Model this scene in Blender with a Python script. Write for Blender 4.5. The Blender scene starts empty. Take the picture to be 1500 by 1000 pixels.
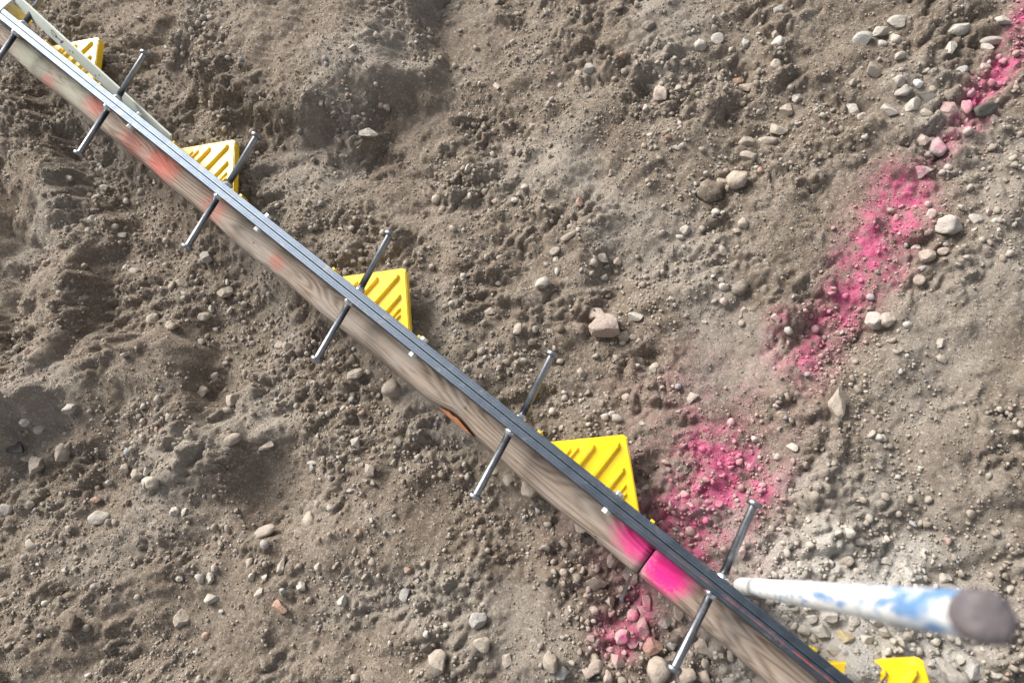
import bpy, bmesh, math, random
import numpy as np
from mathutils import Vector, Matrix

random.seed(7)
rng = np.random.default_rng(11)
R = math.radians
scene = bpy.context.scene
col = scene.collection

# ------------------------------------------------------------------ camera
CP = np.array([1.1158, -0.05, 0.8357])
def _rot(a, b, c):
    Rx = np.array([[1, 0, 0], [0, math.cos(a), -math.sin(a)], [0, math.sin(a), math.cos(a)]])
    Ry = np.array([[math.cos(b), 0, math.sin(b)], [0, 1, 0], [-math.sin(b), 0, math.cos(b)]])
    Rz = np.array([[math.cos(c), -math.sin(c), 0], [math.sin(c), math.cos(c), 0], [0, 0, 1]])
    return Rz @ Ry @ Rx
CM = _rot(0.3242, 0.1616, 0.6948)
cam_d = bpy.data.cameras.new('camera')
cam = bpy.data.objects.new('camera', cam_d); col.objects.link(cam)
m4 = np.eye(4); m4[:3, :3] = CM; m4[:3, 3] = CP
cam.matrix_world = Matrix(m4.tolist())
cam_d.sensor_width = 36.0; cam_d.lens = 24.0
cam_d.clip_start = 0.02; cam_d.clip_end = 500
cam_d.dof.use_dof = True
cam_d.dof.focus_distance = 1.04
cam_d.dof.aperture_fstop = 4.2
scene.camera = cam

# ------------------------------------------------------------------ sky, sun, exposure
SUN_EL, SUN_AZ = 36.0, 176.0            # azimuth measured from +X, anticlockwise
world = bpy.data.worlds.new('World'); scene.world = world; world.use_nodes = True
wn, wl = world.node_tree.nodes, world.node_tree.links
wn.clear()
wo = wn.new('ShaderNodeOutputWorld'); bg = wn.new('ShaderNodeBackground'); sky = wn.new('ShaderNodeTexSky')
sky.sky_type = 'NISHITA'; sky.sun_disc = False
sky.sun_elevation = R(SUN_EL); sky.sun_rotation = R(90 - SUN_AZ)
sky.dust_density = 4.0; sky.air_density = 1.0; sky.ozone_density = 1.0
hs = wn.new('ShaderNodeHueSaturation'); hs.inputs['Saturation'].default_value = 0.22
wl.new(sky.outputs[0], hs.inputs['Color']); wl.new(hs.outputs[0], bg.inputs['Color'])
bg.inputs['Strength'].default_value = 0.052
wl.new(bg.outputs[0], wo.inputs['Surface'])
sd = bpy.data.lights.new('sun', 'SUN'); sun = bpy.data.objects.new('sun', sd); col.objects.link(sun)
sd.energy = 1.5; sd.angle = R(28); sd.color = (1.0, 0.95, 0.88)
sv = Vector((math.cos(R(SUN_AZ)) * math.cos(R(SUN_EL)), math.sin(R(SUN_AZ)) * math.cos(R(SUN_EL)), math.sin(R(SUN_EL))))
sun.rotation_euler = sv.to_track_quat('Z', 'Y').to_euler(); sun.location = (0, 0, 4)
scene.view_settings.view_transform = 'Standard'; scene.view_settings.look = 'None'
scene.view_settings.exposure = 1.84; scene.view_settings.gamma = 1.0
scene.view_settings.use_curve_mapping = False

# ------------------------------------------------------------------ helpers
def px(x, y, z):
    "place on the level z that lies under a spot of the photograph"
    d = CM @ np.array([(x - 750) / 1000, -(y - 500) / 1000, -1.0])
    return CP + (z - CP[2]) / d[2] * d

def tag(o, label=None, cat=None, group=None, kind=None):
    if label: o['label'] = label
    if cat: o['category'] = cat
    if group: o['group'] = group
    if kind: o['kind'] = kind
    return o

def empty(name, loc=(0, 0, 0)):
    o = bpy.data.objects.new(name, None); col.objects.link(o)
    o.location = loc; o.empty_display_size = 0.05
    return o

def fast_mesh(name, V, F, smooth=False):
    me = bpy.data.meshes.new(name)
    V = np.asarray(V, np.float32); F = np.asarray(F, np.int32)
    k = F.shape[1]
    me.vertices.add(len(V)); me.vertices.foreach_set('co', V.ravel())
    me.loops.add(F.size); me.loops.foreach_set('vertex_index', F.ravel())
    me.polygons.add(len(F))
    me.polygons.foreach_set('loop_start', np.arange(0, F.size, k, dtype=np.int32))
    me.polygons.foreach_set('loop_total', np.full(len(F), k, np.int32))
    if smooth: me.polygons.foreach_set('use_smooth', np.ones(len(F), bool))
    me.update(calc_edges=True)
    return me

def add_obj(name, me, mat, parent=None):
    o = bpy.data.objects.new(name, me); col.objects.link(o)
    if mat is not None:
        me.materials.clear(); me.materials.append(mat)
    if parent is not None: o.parent = parent
    return o

def bm_obj(name, bm, mat, parent=None, smooth=False):
    me = bpy.data.meshes.new(name)
    if smooth:
        for f in bm.faces: f.smooth = True
    bm.normal_update(); bm.to_mesh(me); bm.free()
    return add_obj(name, me, mat, parent)

def attr(me, name, vals):
    a = me.attributes.new(name, 'FLOAT', 'POINT'); a.data.foreach_set('value', np.asarray(vals, np.float32))

def box_bm(x0, x1, y0, y1, z0, z1, bev=0.0, seg=2):
    bm = bmesh.new()
    bmesh.ops.create_cube(bm, size=1.0)
    for v in bm.verts:
        v.co = Vector((x0 + (v.co.x + .5) * (x1 - x0), y0 + (v.co.y + .5) * (y1 - y0), z0 + (v.co.z + .5) * (z1 - z0)))
    if bev: bmesh.ops.bevel(bm, geom=bm.edges[:], offset=bev, segments=seg, affect='EDGES', profile=.5)
    return bm

def lathe(prof, n=20):
    "solid of revolution about +Z from a list of (radius, height)"
    bm = bmesh.new(); rings = []
    for r, h in prof:
        if r < 1e-6: rings.append([bm.verts.new((0, 0, h))])
        else: rings.append([bm.verts.new((r * math.cos(2 * math.pi * i / n), r * math.sin(2 * math.pi * i / n), h)) for i in range(n)])
    for a, b in zip(rings, rings[1:]):
        for i in range(n):
            j = (i + 1) % n
            if len(a) == 1 and len(b) == 1: continue
            if len(a) == 1: bm.faces.new((a[0], b[j], b[i]))
            elif len(b) == 1: bm.faces.new((a[i], a[j], b[0]))
            else: bm.faces.new((a[i], a[j], b[j], b[i]))
    bmesh.ops.recalc_face_normals(bm, faces=bm.faces[:])
    return bm

def aim(bm, p, q):
    d = (Vector(q) - Vector(p)).normalized()
    m = d.to_track_quat('Z', 'Y').to_matrix().to_4x4(); m.translation = Vector(p)
    bmesh.ops.transform(bm, matrix=m, verts=bm.verts[:])
    return bm

# numpy gradient noise
_G = rng.uniform(0, 2 * math.pi, (256, 256)); _GX, _GY = np.cos(_G), np.sin(_G)
def gnoise(x, y, s, seed=0):
    x = x / s + seed * 17.31 + 1000; y = y / s + seed * 9.77 + 1000
    xi = np.floor(x).astype(int); yi = np.floor(y).astype(int); fx = x - xi; fy = y - yi
    def g(i, j):
        a = (xi + i) & 255; b = (yi + j) & 255
        return _GX[a, b] * (fx - i) + _GY[a, b] * (fy - j)
    u = fx * fx * fx * (fx * (fx * 6 - 15) + 10); v = fy * fy * fy * (fy * (fy * 6 - 15) + 10)
    return ((g(0, 0) * (1 - u) + g(1, 0) * u) * (1 - v) + (g(0, 1) * (1 - u) + g(1, 1) * u) * v) * 1.5
def sstep(a, b, t):
    t = np.clip((t - a) / (b - a), 0, 1); return t * t * (3 - 2 * t)
def seg_dist(x, y, pts):
    best = np.full(np.shape(x), 9.0); par = np.zeros(np.shape(x)); tot = 0
    for (ax, ay), (bx, by) in zip(pts, pts[1:]):
        dx, dy = bx - ax, by - ay; L2 = dx * dx + dy * dy + 1e-12
        t = np.clip(((x - ax) * dx + (y - ay) * dy) / L2, 0, 1)
        d = np.hypot(x - ax - t * dx, y - ay - t * dy)
        m = d < best; best = np.where(m, d, best); par = np.where(m, tot + t, par); tot += 1
    return best, par
def inside(x, y, poly):
    c = np.zeros(np.shape(x), bool); n = len(poly); j = n - 1
    for i in range(n):
        xi, yi = poly[i]; xj, yj = poly[j]
        cond = ((yi > y) != (yj > y)) & (x < (xj - xi) * (y - yi) / (yj - yi + 1e-12) + xi)
        c ^= cond; j = i
    return c
def signed(x, y, poly):
    d, _ = seg_dist(x, y, poly + [poly[0]])
    return np.where(inside(x, y, poly), d, -d)
GZ = -0.155
def W(pts, z=GZ): return [tuple(px(a, b, z)[:2]) for a, b in pts]

# ------------------------------------------------------------------ spray paint footprint on the dirt
PAINT = [  # polyline in photo, half width (m), strength
    ([(1500, 30), (1478, 90), (1440, 140), (1405, 185)], .026, .95),
    ([(1400, 190), (1360, 246)], .018, .62),
    ([(1322, 285), (1290, 340), (1268, 395)], .045, 1.05),
    ([(1268, 395), (1222, 462)], .038, .9),
    ([(1222, 462), (1172, 535)], .040, .68),
    ([(1140, 470), (1130, 520)], .022, .42),
    ([(1050, 672), (1080, 700)], .052, 1.25),
    ([(1062, 700), (985, 790)], .062, .92),
    ([(985, 775), (1010, 815)], .05, .85),
    ([(1128, 690), (1060, 790)], .035, .45),
    ([(935, 890), (905, 935)], .034, .98),
    ([(1040, 620), (1010, 760), (960, 800)], .12, .25),
]
PAINT = [(W(p), w, s) for p, w, s in PAINT]
def paint_at(x, y):
    m = np.zeros(np.shape(x))
    for p, w, s in PAINT:
        d, _ = seg_dist(x, y, p)
        m = np.maximum(m, s * np.exp(-(d / w) ** 2 * 1.1))
    m = m * (.80 + .65 * gnoise(x, y, .035, 3) + .6 * gnoise(x, y, .011, 5))
    return np.clip(m, 0, 1.2)

# ------------------------------------------------------------------ dirt relief
BANK = W([(-120, 60), (5, 140), (30, 210), (98, 288), (70, 400), (48, 500), (20, 590), (-140, 640)], -.09)
RIDGE = W([(-150, 640), (60, 560), (130, 490), (190, 478), (235, 530), (275, 620), (300, 760), (320, 1000), (-150, 1100)], -.11)
MOUND = W([(285, -150), (270, 60), (330, 150), (450, 165), (540, 145), (612, 88), (600, 40), (640, -150)], -.11)
TH = math.atan2(CM[1, 0], CM[0, 0]); ct, st = math.cos(TH), math.sin(TH)
def _v(a, b):
    p_ = px(a, b, GZ); return -p_[0] * st + p_[1] * ct
RV0, RV1 = _v(100, 540), _v(100, 800)
def g2(x, y, c, r, h, p=2):
    q = px(c[0], c[1], GZ); return h * np.exp(-(((x - q[0]) ** 2 + (y - q[1]) ** 2) ** .5 / r) ** p)
def relief(x, y):
    wx = x + .030 * gnoise(x, y, .09, 21) + .010 * gnoise(x, y, .03, 23); wy = y + .030 * gnoise(x, y, .09, 22) + .010 * gnoise(x, y, .03, 24)
    near = np.exp(-((x - .5) ** 2 + (y - .05) ** 2) / 9.0)
    h = -.150 + np.zeros(np.shape(x))
    h += .012 * gnoise(x, y, .55, 1) * near + .02 * gnoise(x, y, 6.0, 2)
    # side slopes: lower on the plank side, shallow trench beside the planks
    h -= .028 * sstep(.05, -.12, y) * near
    h -= .020 * np.exp(-((y + .10) / .09) ** 2) * near
    h += .018 * np.exp(-((y - .05) / .09) ** 2) * near
    h += .03 * sstep(.1, .9, y) * near
    # left bank, ridge, scraped mound
    s = signed(wx, wy, BANK); h += .052 * sstep(-.055, .012, s) - .12 * sstep(.0, .24, s) * sstep(_v(0, 600), _v(0, 470), -x * st + y * ct)
    vv = -x * st + y * ct; fd = sstep(RV1, RV0, vv)
    s = signed(wx, wy, RIDGE); h += fd * (.055 * sstep(-.040, .012, s) - .045 * sstep(.01, .24, s))
    s = signed(wx, wy, MOUND); sm = sstep(-.075, .03, s); h += .062 * sm + .012 * sstep(.03, .15, s)
    # hollows
    h += g2(x, y, (395, 705), .075, -.034, 4) + g2(x, y, (300, 520), .09, -.03) + g2(x, y, (150, 300), .12, -.03)
    h += g2(x, y, (610, 105), .045, -.035) + g2(x, y, (560, 200), .1, -.018)
    h += g2(x, y, (905, 395), .042, -.028) + g2(x, y, (944, 140), .016, -.026) + g2(x, y, (1262, 170), .022, -.02)
    h += g2(x, y, (1090, 120), .03, -.014) + g2(x, y, (1130, 165), .05, -.018) + g2(x, y, (1075, 190), .04, -.012)
    h += g2(x, y, (1200, 500), .05, -.016) + g2(x, y, (950, 525), .02, -.018) + g2(x, y, (690, 300), .05, -.018)
    h += g2(x, y, (720, 230), .06, -.014) + g2(x, y, (640, 320), .07, .016) + g2(x, y, (820, 240), .07, .012)
    h += g2(x, y, (1180, 650), .12, .014) + g2(x, y, (1330, 650), .1, .014) + g2(x, y, (1430, 420), .14, .016)
    h += g2(x, y, (60, 850), .14, .02) + g2(x, y, (560, 640), .05, .012) + g2(x, y, (660, 730), .045, -.016)
    # heap of pale clods by the stake, spilling on the last sleeve
    h += g2(x, y, (1230, 915), .085, .024) + g2(x, y, (1247, 988), .034, .042, 3)
    return h, sm
FLAT = W([(700, 330), (1000, 300), (1090, 100), (1230, 40), (1480, 560), (1400, 690), (1180, 560), (960, 470)])
SMOOTH = [((470, 90), .16), ((620, 190), .09), ((1210, 60), .09), ((960, 330), .08), ((1050, 540), .10), ((395, 705), .08),
          ((1250, 290), .06), ((1440, 500), .12), ((330, 900), .10), ((600, 760), .09), ((20, 300), .14), ((240, 500), .07), ((700, 60), .09),
          ((1130, 330), .06), ((760, 900), .07), ((60, 430), .08), ((970, 640), .05), ((1380, 640), .07)]
SMOOTH = [(px(a, b, GZ)[:2], r) for (a, b), r in SMOOTH]
def smooth_at(x, y):
    m = np.zeros(np.shape(x))
    for (cx, cy), r in SMOOTH:
        d = np.hypot(x - cx, y - cy) + .035 * gnoise(x, y, .05, 31) + .02 * gnoise(x, y, .02, 32)
        m = np.maximum(m, sstep(r, r * .45, d))
    return m
def height(x, y, cell=.0029):
    h, sm = relief(x, y)
    near = np.exp(-((x - .5) ** 2 + (y - .05) ** 2) / 30.0)
    ok = lambda sc: near * np.clip(1.7 - 3.2 * cell / sc, 0, 1)
    rough = 1 - .66 * smooth_at(x, y)
    n1 = gnoise(x, y, .13, 41); n2 = gnoise(x, y, .055, 42)
    h += ok(.13) * .014 * n1 + ok(.055) * .0085 * n2 * (.5 + .5 * rough)
    # crumbly clods: billowed noise, stretched a little the way the digger pulled
    p = (x * .5 + y * .87); q = (-x * .87 + y * .5)
    b0 = np.abs(gnoise(p * .62 + .012 * n1, q + .01 * n2, .052, 52))
    b1 = np.abs(gnoise(p * .75 + .01 * n2, q, .030, 43)); b2 = np.abs(gnoise(x, y + .004 * n1, .015, 44)); b3 = np.abs(gnoise(x, y, .0085, 45))
    cl = .25 + .75 * sstep(-.22, .34, gnoise(x, y, .15, 46) + .5 * gnoise(x, y, .05, 51))
    h += rough * (ok(.052) * .017 * (b0 - .25) * (.45 + .55 * cl) + cl * (ok(.03) * .0170 * (b1 - .25) + ok(.015) * .0110 * (b2 - .25) + ok(.0085) * .0060 * (b3 - .25)))
    h += ok(.02) * .0016 * gnoise(x, y, .02, 47) + ok(.0085) * .0022 * gnoise(x, y, .0085, 48)
    near = ok(.012)
    # scrape marks of a shovel: parallel grooves on the smooth faces
    c, s_ = math.cos(.5), math.sin(.5)
    a = x * c + y * s_; b = -x * s_ + y * c
    gr = gnoise(a / 7, b, .009, 49)
    h += near * .0022 * gr * sm
    c, s_ = math.cos(1.9), math.sin(1.9)
    a = x * c + y * s_; b = -x * s_ + y * c
    h += near * .0018 * gnoise(a / 6, b, .010, 50) * (1 - rough) * (1 - sm)
    return h

# grid turned to follow the frame; fine where the picture looks, growing cells outside
TH = math.atan2(CM[1, 0], CM[0, 0]); ct, st = math.cos(TH), math.sin(TH)
def axis(a, b, step, far):
    c = np.arange(a, b + step / 2, step); out = []; d = step
    lo, hi = [], []; p = a; q = b
    while p > -far:
        d *= 1.10; p -= d; q += d; lo.append(p); hi.append(q)
    return np.concatenate([np.array(lo[::-1]), c, np.array(hi)])
U = axis(-.62, 1.64, .0029, 90); Vv = axis(-1.0, .60, .0029, 90)
gu, gv = np.meshgrid(U, Vv, indexing='xy')
gx = gu * ct - gv * st; gy = gu * st + gv * ct
cu, cv = np.meshgrid(np.gradient(U), np.gradient(Vv), indexing='xy')
gh = height(gx, gy, np.maximum(cu, cv))
nu, nv = len(U), len(Vv)
# sampling of the finished relief
def ground_z(x, y):
    x = np.asarray(x, float); y = np.asarray(y, float)
    u = x * ct + y * st; v = -x * st + y * ct
    i = np.clip(np.searchsorted(U, u) - 1, 0, nu - 2); j = np.clip(np.searchsorted(Vv, v) - 1, 0, nv - 2)
    fu = (u - U[i]) / (U[i + 1] - U[i]); fv = (v - Vv[j]) / (Vv[j + 1] - Vv[j])
    return (gh[j, i] * (1 - fu) + gh[j, i + 1] * fu) * (1 - fv) + (gh[j + 1, i] * (1 - fu) + gh[j + 1, i + 1] * fu) * fv

# ------------------------------------------------------------------ materials
def new_mat(name, rough=.9, metal=0.0, spec=.5):
    m = bpy.data.materials.new(name); m.use_nodes = True
    n, l = m.node_tree.nodes, m.node_tree.links
    b = n['Principled BSDF']; b.inputs['Roughness'].default_value = rough; b.inputs['Metallic'].default_value = metal
    b.inputs['Specular IOR Level'].default_value = spec
    return m, n, l, b
def N(n, t, **kw):
    o = n.new(t)
    for k, v in kw.items(): setattr(o, k, v)
    return o
def noise(n, l, vec, scale, detail=4, rough=.55, dist=0.0):
    t = n.new('ShaderNodeTexNoise'); t.inputs['Scale'].default_value = scale; t.inputs['Detail'].default_value = detail
    t.inputs['Roughness'].default_value = rough; t.inputs['Distortion'].default_value = dist
    if vec is not None: l.new(vec, t.inputs['Vector'])
    return t.outputs['Fac']
def ramp(n, l, fac, stops):
    r = n.new('ShaderNodeValToRGB'); e = r.color_ramp.elements
    while len(e) < len(stops): e.new(.5)
    for k, (p, c) in enumerate(stops):
        e[k].position = p; e[k].color = (*c, 1) if len(c) == 3 else c
    l.new(fac, r.inputs['Fac']); return r.outputs['Color']
def mix(n, l, fac, a, b, mode='MIX'):
    m = n.new('ShaderNodeMix'); m.data_type = 'RGBA'; m.blend_type = mode
    for s, v in ((0, fac), (6, a), (7, b)):
        if isinstance(v, (int, float)): m.inputs[s].default_value = v
        elif isinstance(v, tuple): m.inputs[s].default_value = (*v, 1)
        else: l.new(v, m.inputs[s])
    return m.outputs[2]
def math_n(n, l, op, a, b=None, clamp=False):
    m = n.new('ShaderNodeMath'); m.operation = op; m.use_clamp = clamp
    for i, v in enumerate((a, b)):
        if v is None: continue
        if isinstance(v, (int, float)): m.inputs[i].default_value = v
        else: l.new(v, m.inputs[i])
    return m.outputs[0]
def bump(n, l, b, hgt, strength, dist, prev=None):
    k = n.new('ShaderNodeBump'); k.inputs['Strength'].default_value = strength; k.inputs['Distance'].default_value = dist
    l.new(hgt, k.inputs['Height'])
    if prev is not None: l.new(prev, k.inputs['Normal'])
    l.new(k.outputs[0], b.inputs['Normal']); return k.outputs[0]
def paint_over(n, l, colr, pos):
    "pink pigment where the spray fell, broken up by grain"
    at = N(n, 'ShaderNodeAttribute', attribute_name='paint')
    g = noise(n, l, pos, 260, 3, .7)
    s = math_n(n, l, 'MULTIPLY_ADD', g, 1.1); s.node.inputs[2].default_value = -.55
    f = math_n(n, l, 'ADD', at.outputs['Fac'], math_n(n, l, 'MULTIPLY', s, math_n(n, l, 'MINIMUM', math_n(n, l, 'MULTIPLY', at.outputs['Fac'], 3.0), 1.0)), True)
    f = math_n(n, l, 'POWER', f, 1.25, True)
    pk = mix(n, l, noise(n, l, pos, 90, 2), (.60, .17, .30), (.74, .06, .25))
    return mix(n, l, math_n(n, l, 'MULTIPLY', f, .78), colr, pk)

def soil_material(name, dark, mid, light):
    m, n, l, b = new_mat(name, .97, 0, .12)
    pos = N(n, 'ShaderNodeNewGeometry').outputs['Position']
    c1 = ramp(n, l, noise(n, l, pos, 7, 5, .6), [(.30, dark), (.52, mid), (.75, light)])
    c2 = ramp(n, l, noise(n, l, pos, 210, 4, .65), [(.28, dark), (.55, mid), (.78, light)])
    c3 = ramp(n, l, noise(n, l, pos, 34, 5, .65), [(.34, dark), (.52, mid), (.70, light)])
    c = mix(n, l, .42, mix(n, l, .45, c1, c3), c2)
    # pale and reddish grains
    sp = N(n, 'ShaderNodeTexVoronoi'); sp.inputs['Scale'].default_value = 330; l.new(pos, sp.inputs['Vector'])
    gr = ramp(n, l, sp.outputs['Color'], [(.0, (0, 0, 0)), (.72, (0, 0, 0)), (.8, (1, 1, 1))])
    c = mix(n, l, math_n(n, l, 'MULTIPLY', gr, .5), c, (.46, .42, .37))
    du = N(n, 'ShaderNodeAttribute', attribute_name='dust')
    c = mix(n, l, math_n(n, l, 'MULTIPLY', du.outputs['Fac'], .85), c, (.60, .575, .53))  # pale dust, plus side light by the stake painted into the soil colour
    c = paint_over(n, l, c, pos)
    l.new(c, b.inputs['Base Color'])
    n1 = bump(n, l, b, noise(n, l, pos, 300, 6, .8), 1.0, .0042)
    vo = N(n, 'ShaderNodeTexVoronoi'); vo.inputs['Scale'].default_value = 260; l.new(pos, vo.inputs['Vector'])
    bump(n, l, b, vo.outputs['Distance'], .45, .0016, n1).node.invert = True
    return m
M_SOIL = soil_material('dry_soil', (.130, .098, .071), (.258, .211, .167), (.41, .36, .305))

def stone_material(name, cols, dusty=.45, rough=.85, mott=.4):
    m, n, l, b = new_mat(name, rough, 0, .25)
    pos = N(n, 'ShaderNodeNewGeometry').outputs['Position']
    oi = N(n, 'ShaderNodeObjectInfo')
    base = ramp(n, l, oi.outputs['Random'], [(i / max(1, len(cols) - 1), c) for i, c in enumerate(cols)])
    c = mix(n, l, mott, base, ramp(n, l, noise(n, l, pos, 130, 6, .7, .4), [(.3, (.16, .135, .11)), (.7, (.50, .46, .41))]))
    c = mix(n, l, math_n(n, l, 'MULTIPLY', ramp(n, l, noise(n, l, pos, 60, 4, .65), [(.42, (0, 0, 0)), (.62, (1, 1, 1))]), dusty), c, (.30, .255, .21))
    c = paint_over(n, l, c, pos)
    l.new(c, b.inputs['Base Color'])
    n1 = bump(n, l, b, noise(n, l, pos, 110, 5, .65), .8, .004)
    bump(n, l, b, noise(n, l, pos, 420, 5, .7), .6, .0018, n1)
    return m
ST = {
    'tan': stone_material('tan_stone', [(.36, .30, .24), (.46, .40, .33), (.40, .33, .26), (.50, .44, .37)]),
    'pale': stone_material('pale_stone', [(.50, .46, .41), (.60, .57, .51), (.47, .44, .40), (.63, .59, .52)], .42),
    'grey': stone_material('grey_stone', [(.38, .37, .36), (.44, .44, .43), (.34, .35, .36)], .3),
    'dark': stone_material('dark_stone', [(.035, .035, .04), (.055, .052, .05)], .12, .5, .12),
    'red': stone_material('red_stone', [(.40, .19, .13), (.44, .24, .17)], .3),
    'rosy': stone_material('rosy_stone', [(.50, .38, .33), (.54, .44, .39)], .2),
    'yellow': stone_material('ochre_stone', [(.45, .33, .09)], .15),
}
# gravel: colour by island
def gravel_material():
    m, n, l, b = new_mat('gravel', .92, 0, .15)
    pos = N(n, 'ShaderNodeNewGeometry').outputs['Position']
    at = N(n, 'ShaderNodeAttribute', attribute_name='shade')
    c = ramp(n, l, at.outputs['Fac'], [(0, (.20, .165, .13)), (.35, (.27, .23, .188)), (.62, (.33, .285, .24)), (.84, (.43, .39, .34)), (.93, (.56, .53, .48)), (.955, (.36, .18, .13)), (.98, (.33, .34, .36))])
    c = mix(n, l, .35, c, ramp(n, l, noise(n, l, pos, 300, 4, .7), [(.3, (.17, .14, .11)), (.75, (.46, .42, .37))]))
    c = paint_over(n, l, c, pos)
    l.new(c, b.inputs['Base Color'])
    bump(n, l, b, noise(n, l, pos, 420, 4, .7), .5, .0012)
    return m
M_GRAV = gravel_material()

def steel_material(name, colr, rough, streak=(4, 900, 900)):
    m, n, l, b = new_mat(name, rough, 1.0)
    tc = N(n, 'ShaderNodeTexCoord').outputs['Object']
    mp = N(n, 'ShaderNodeMapping'); mp.inputs['Scale'].default_value = streak; l.new(tc, mp.inputs['Vector'])
    s = noise(n, l, mp.outputs[0], 1.0, 4, .6)
    g = noise(n, l, tc, 55, 5, .65)
    c = mix(n, l, .5, ramp(n, l, s, [(.3, tuple(.55 * k for k in colr)), (.7, colr)]), ramp(n, l, g, [(.3, tuple(.62 * k for k in colr)), (.7, tuple(min(1, 1.12 * k) for k in colr))]))
    dust = ramp(n, l, noise(n, l, tc, 34, 6, .72), [(.56, (0, 0, 0)), (.74, (1, 1, 1))])
    c = mix(n, l, math_n(n, l, 'MULTIPLY', dust, .42), c, (.36, .32, .27))
    l.new(c, b.inputs['Base Color'])
    l.new(math_n(n, l, 'MULTIPLY_ADD', g, .35), b.inputs['Roughness']); b.inputs['Roughness'].links[0].from_node.inputs[2].default_value = rough - .15
    l.new(math_n(n, l, 'SUBTRACT', 1.0, math_n(n, l, 'MULTIPLY', dust, .5)), b.inputs['Metallic'])
    bump(n, l, b, s, .25, .0006)
    return m, n, l, b
M_BAR, bn, bl, bb = steel_material('bare_steel_bar', (.125, .152, .19), .50, (3, 1300, 1300))
# red chalk line along the rail
tc = N(bn, 'ShaderNodeTexCoord').outputs['Object']; sx = N(bn, 'ShaderNodeSeparateXYZ'); bl.new(tc, sx.inputs[0])
ln = math_n(bn, bl, 'LESS_THAN', math_n(bn, bl, 'ABSOLUTE', math_n(bn, bl, 'ADD', sx.outputs[1], .0042)), .0011)
ln = math_n(bn, bl, 'MULTIPLY', ln, ramp(bn, bl, sx.outputs[0], [(0, (0, 0, 0)), (1, (1, 1, 1))]))
old = bb.inputs['Base Color'].links[0].from_socket
far = N(bn, 'ShaderNodeMapRange'); far.inputs[1].default_value = 1.05; far.inputs[2].default_value = 1.30
bl.new(sx.outputs[0], far.inputs[0])
lf = math_n(bn, bl, 'MULTIPLY', math_n(bn, bl, 'LESS_THAN', math_n(bn, bl, 'ABSOLUTE', math_n(bn, bl, 'ADD', sx.outputs[1], .0042)), .0010), far.outputs[0])
lf = math_n(bn, bl, 'MULTIPLY', lf, ramp(bn, bl, noise(bn, bl, tc, 60, 5, .7), [(.35, (0, 0, 0)), (.6, (1, 1, 1))]))
bl.new(mix(bn, bl, lf, old, (.32, .075, .05)), bb.inputs['Base Color'])
bl.new(math_n(bn, bl, 'MULTIPLY', bb.inputs['Metallic'].links[0].from_socket, math_n(bn, bl, 'SUBTRACT', 1.0, lf)), bb.inputs['Metallic'])
M_STUD = steel_material('stud_steel', (.30, .31, .33), .36, (300, 300, 6))[0]
M_WELD = steel_material('weld_metal', (.62, .64, .66), .25, (200, 200, 200))[0]
M_GALV = steel_material('galvanised_steel', (.74, .76, .78), .38, (60, 60, 60))[0]

def plain(name, c1, c2, rough, scale=60, bstr=.1, spec=.5, sss=0):
    m, n, l, b = new_mat(name, rough, 0, spec)
    tc = N(n, 'ShaderNodeTexCoord').outputs['Object']
    f = noise(n, l, tc, scale, 5, .65)
    l.new(ramp(n, l, f, [(.3, c1), (.7, c2)]), b.inputs['Base Color'])
    bump(n, l, b, f, bstr, .001)
    return m, n, l, b
M_NYLON = plain('white_nylon', (.62, .62, .57), (.78, .78, .74), .4)[0]
M_INK = plain('ink', (.03, .03, .04), (.07, .07, .08), .6)[0]
M_PALE, pn, pl, pb = plain('pale_green_grey_strip', (.50, .54, .48), (.60, .63, .57), .45, 30)
# yellow plastic, dusty
M_YEL, yn, yl, yb = plain('yellow_plastic', (.93, .62, .012), (.96, .67, .02), .30, 25, .04)
yp = N(yn, 'ShaderNodeNewGeometry').outputs['Position']
dirt = math_n(yn, yl, 'MULTIPLY', ramp(yn, yl, noise(yn, yl, yp, 45, 7, .75), [(.52, (0, 0, 0)), (.78, (1, 1, 1))]), .30)
yl.new(mix(yn, yl, dirt, yb.inputs['Base Color'].links[0].from_socket, (.45, .37, .26)), yb.inputs['Base Color'])
yl.new(math_n(yn, yl, 'MULTIPLY_ADD', dirt, 1.2), yb.inputs['Roughness']); yb.inputs['Roughness'].links[0].from_node.inputs[2].default_value = .30

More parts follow.
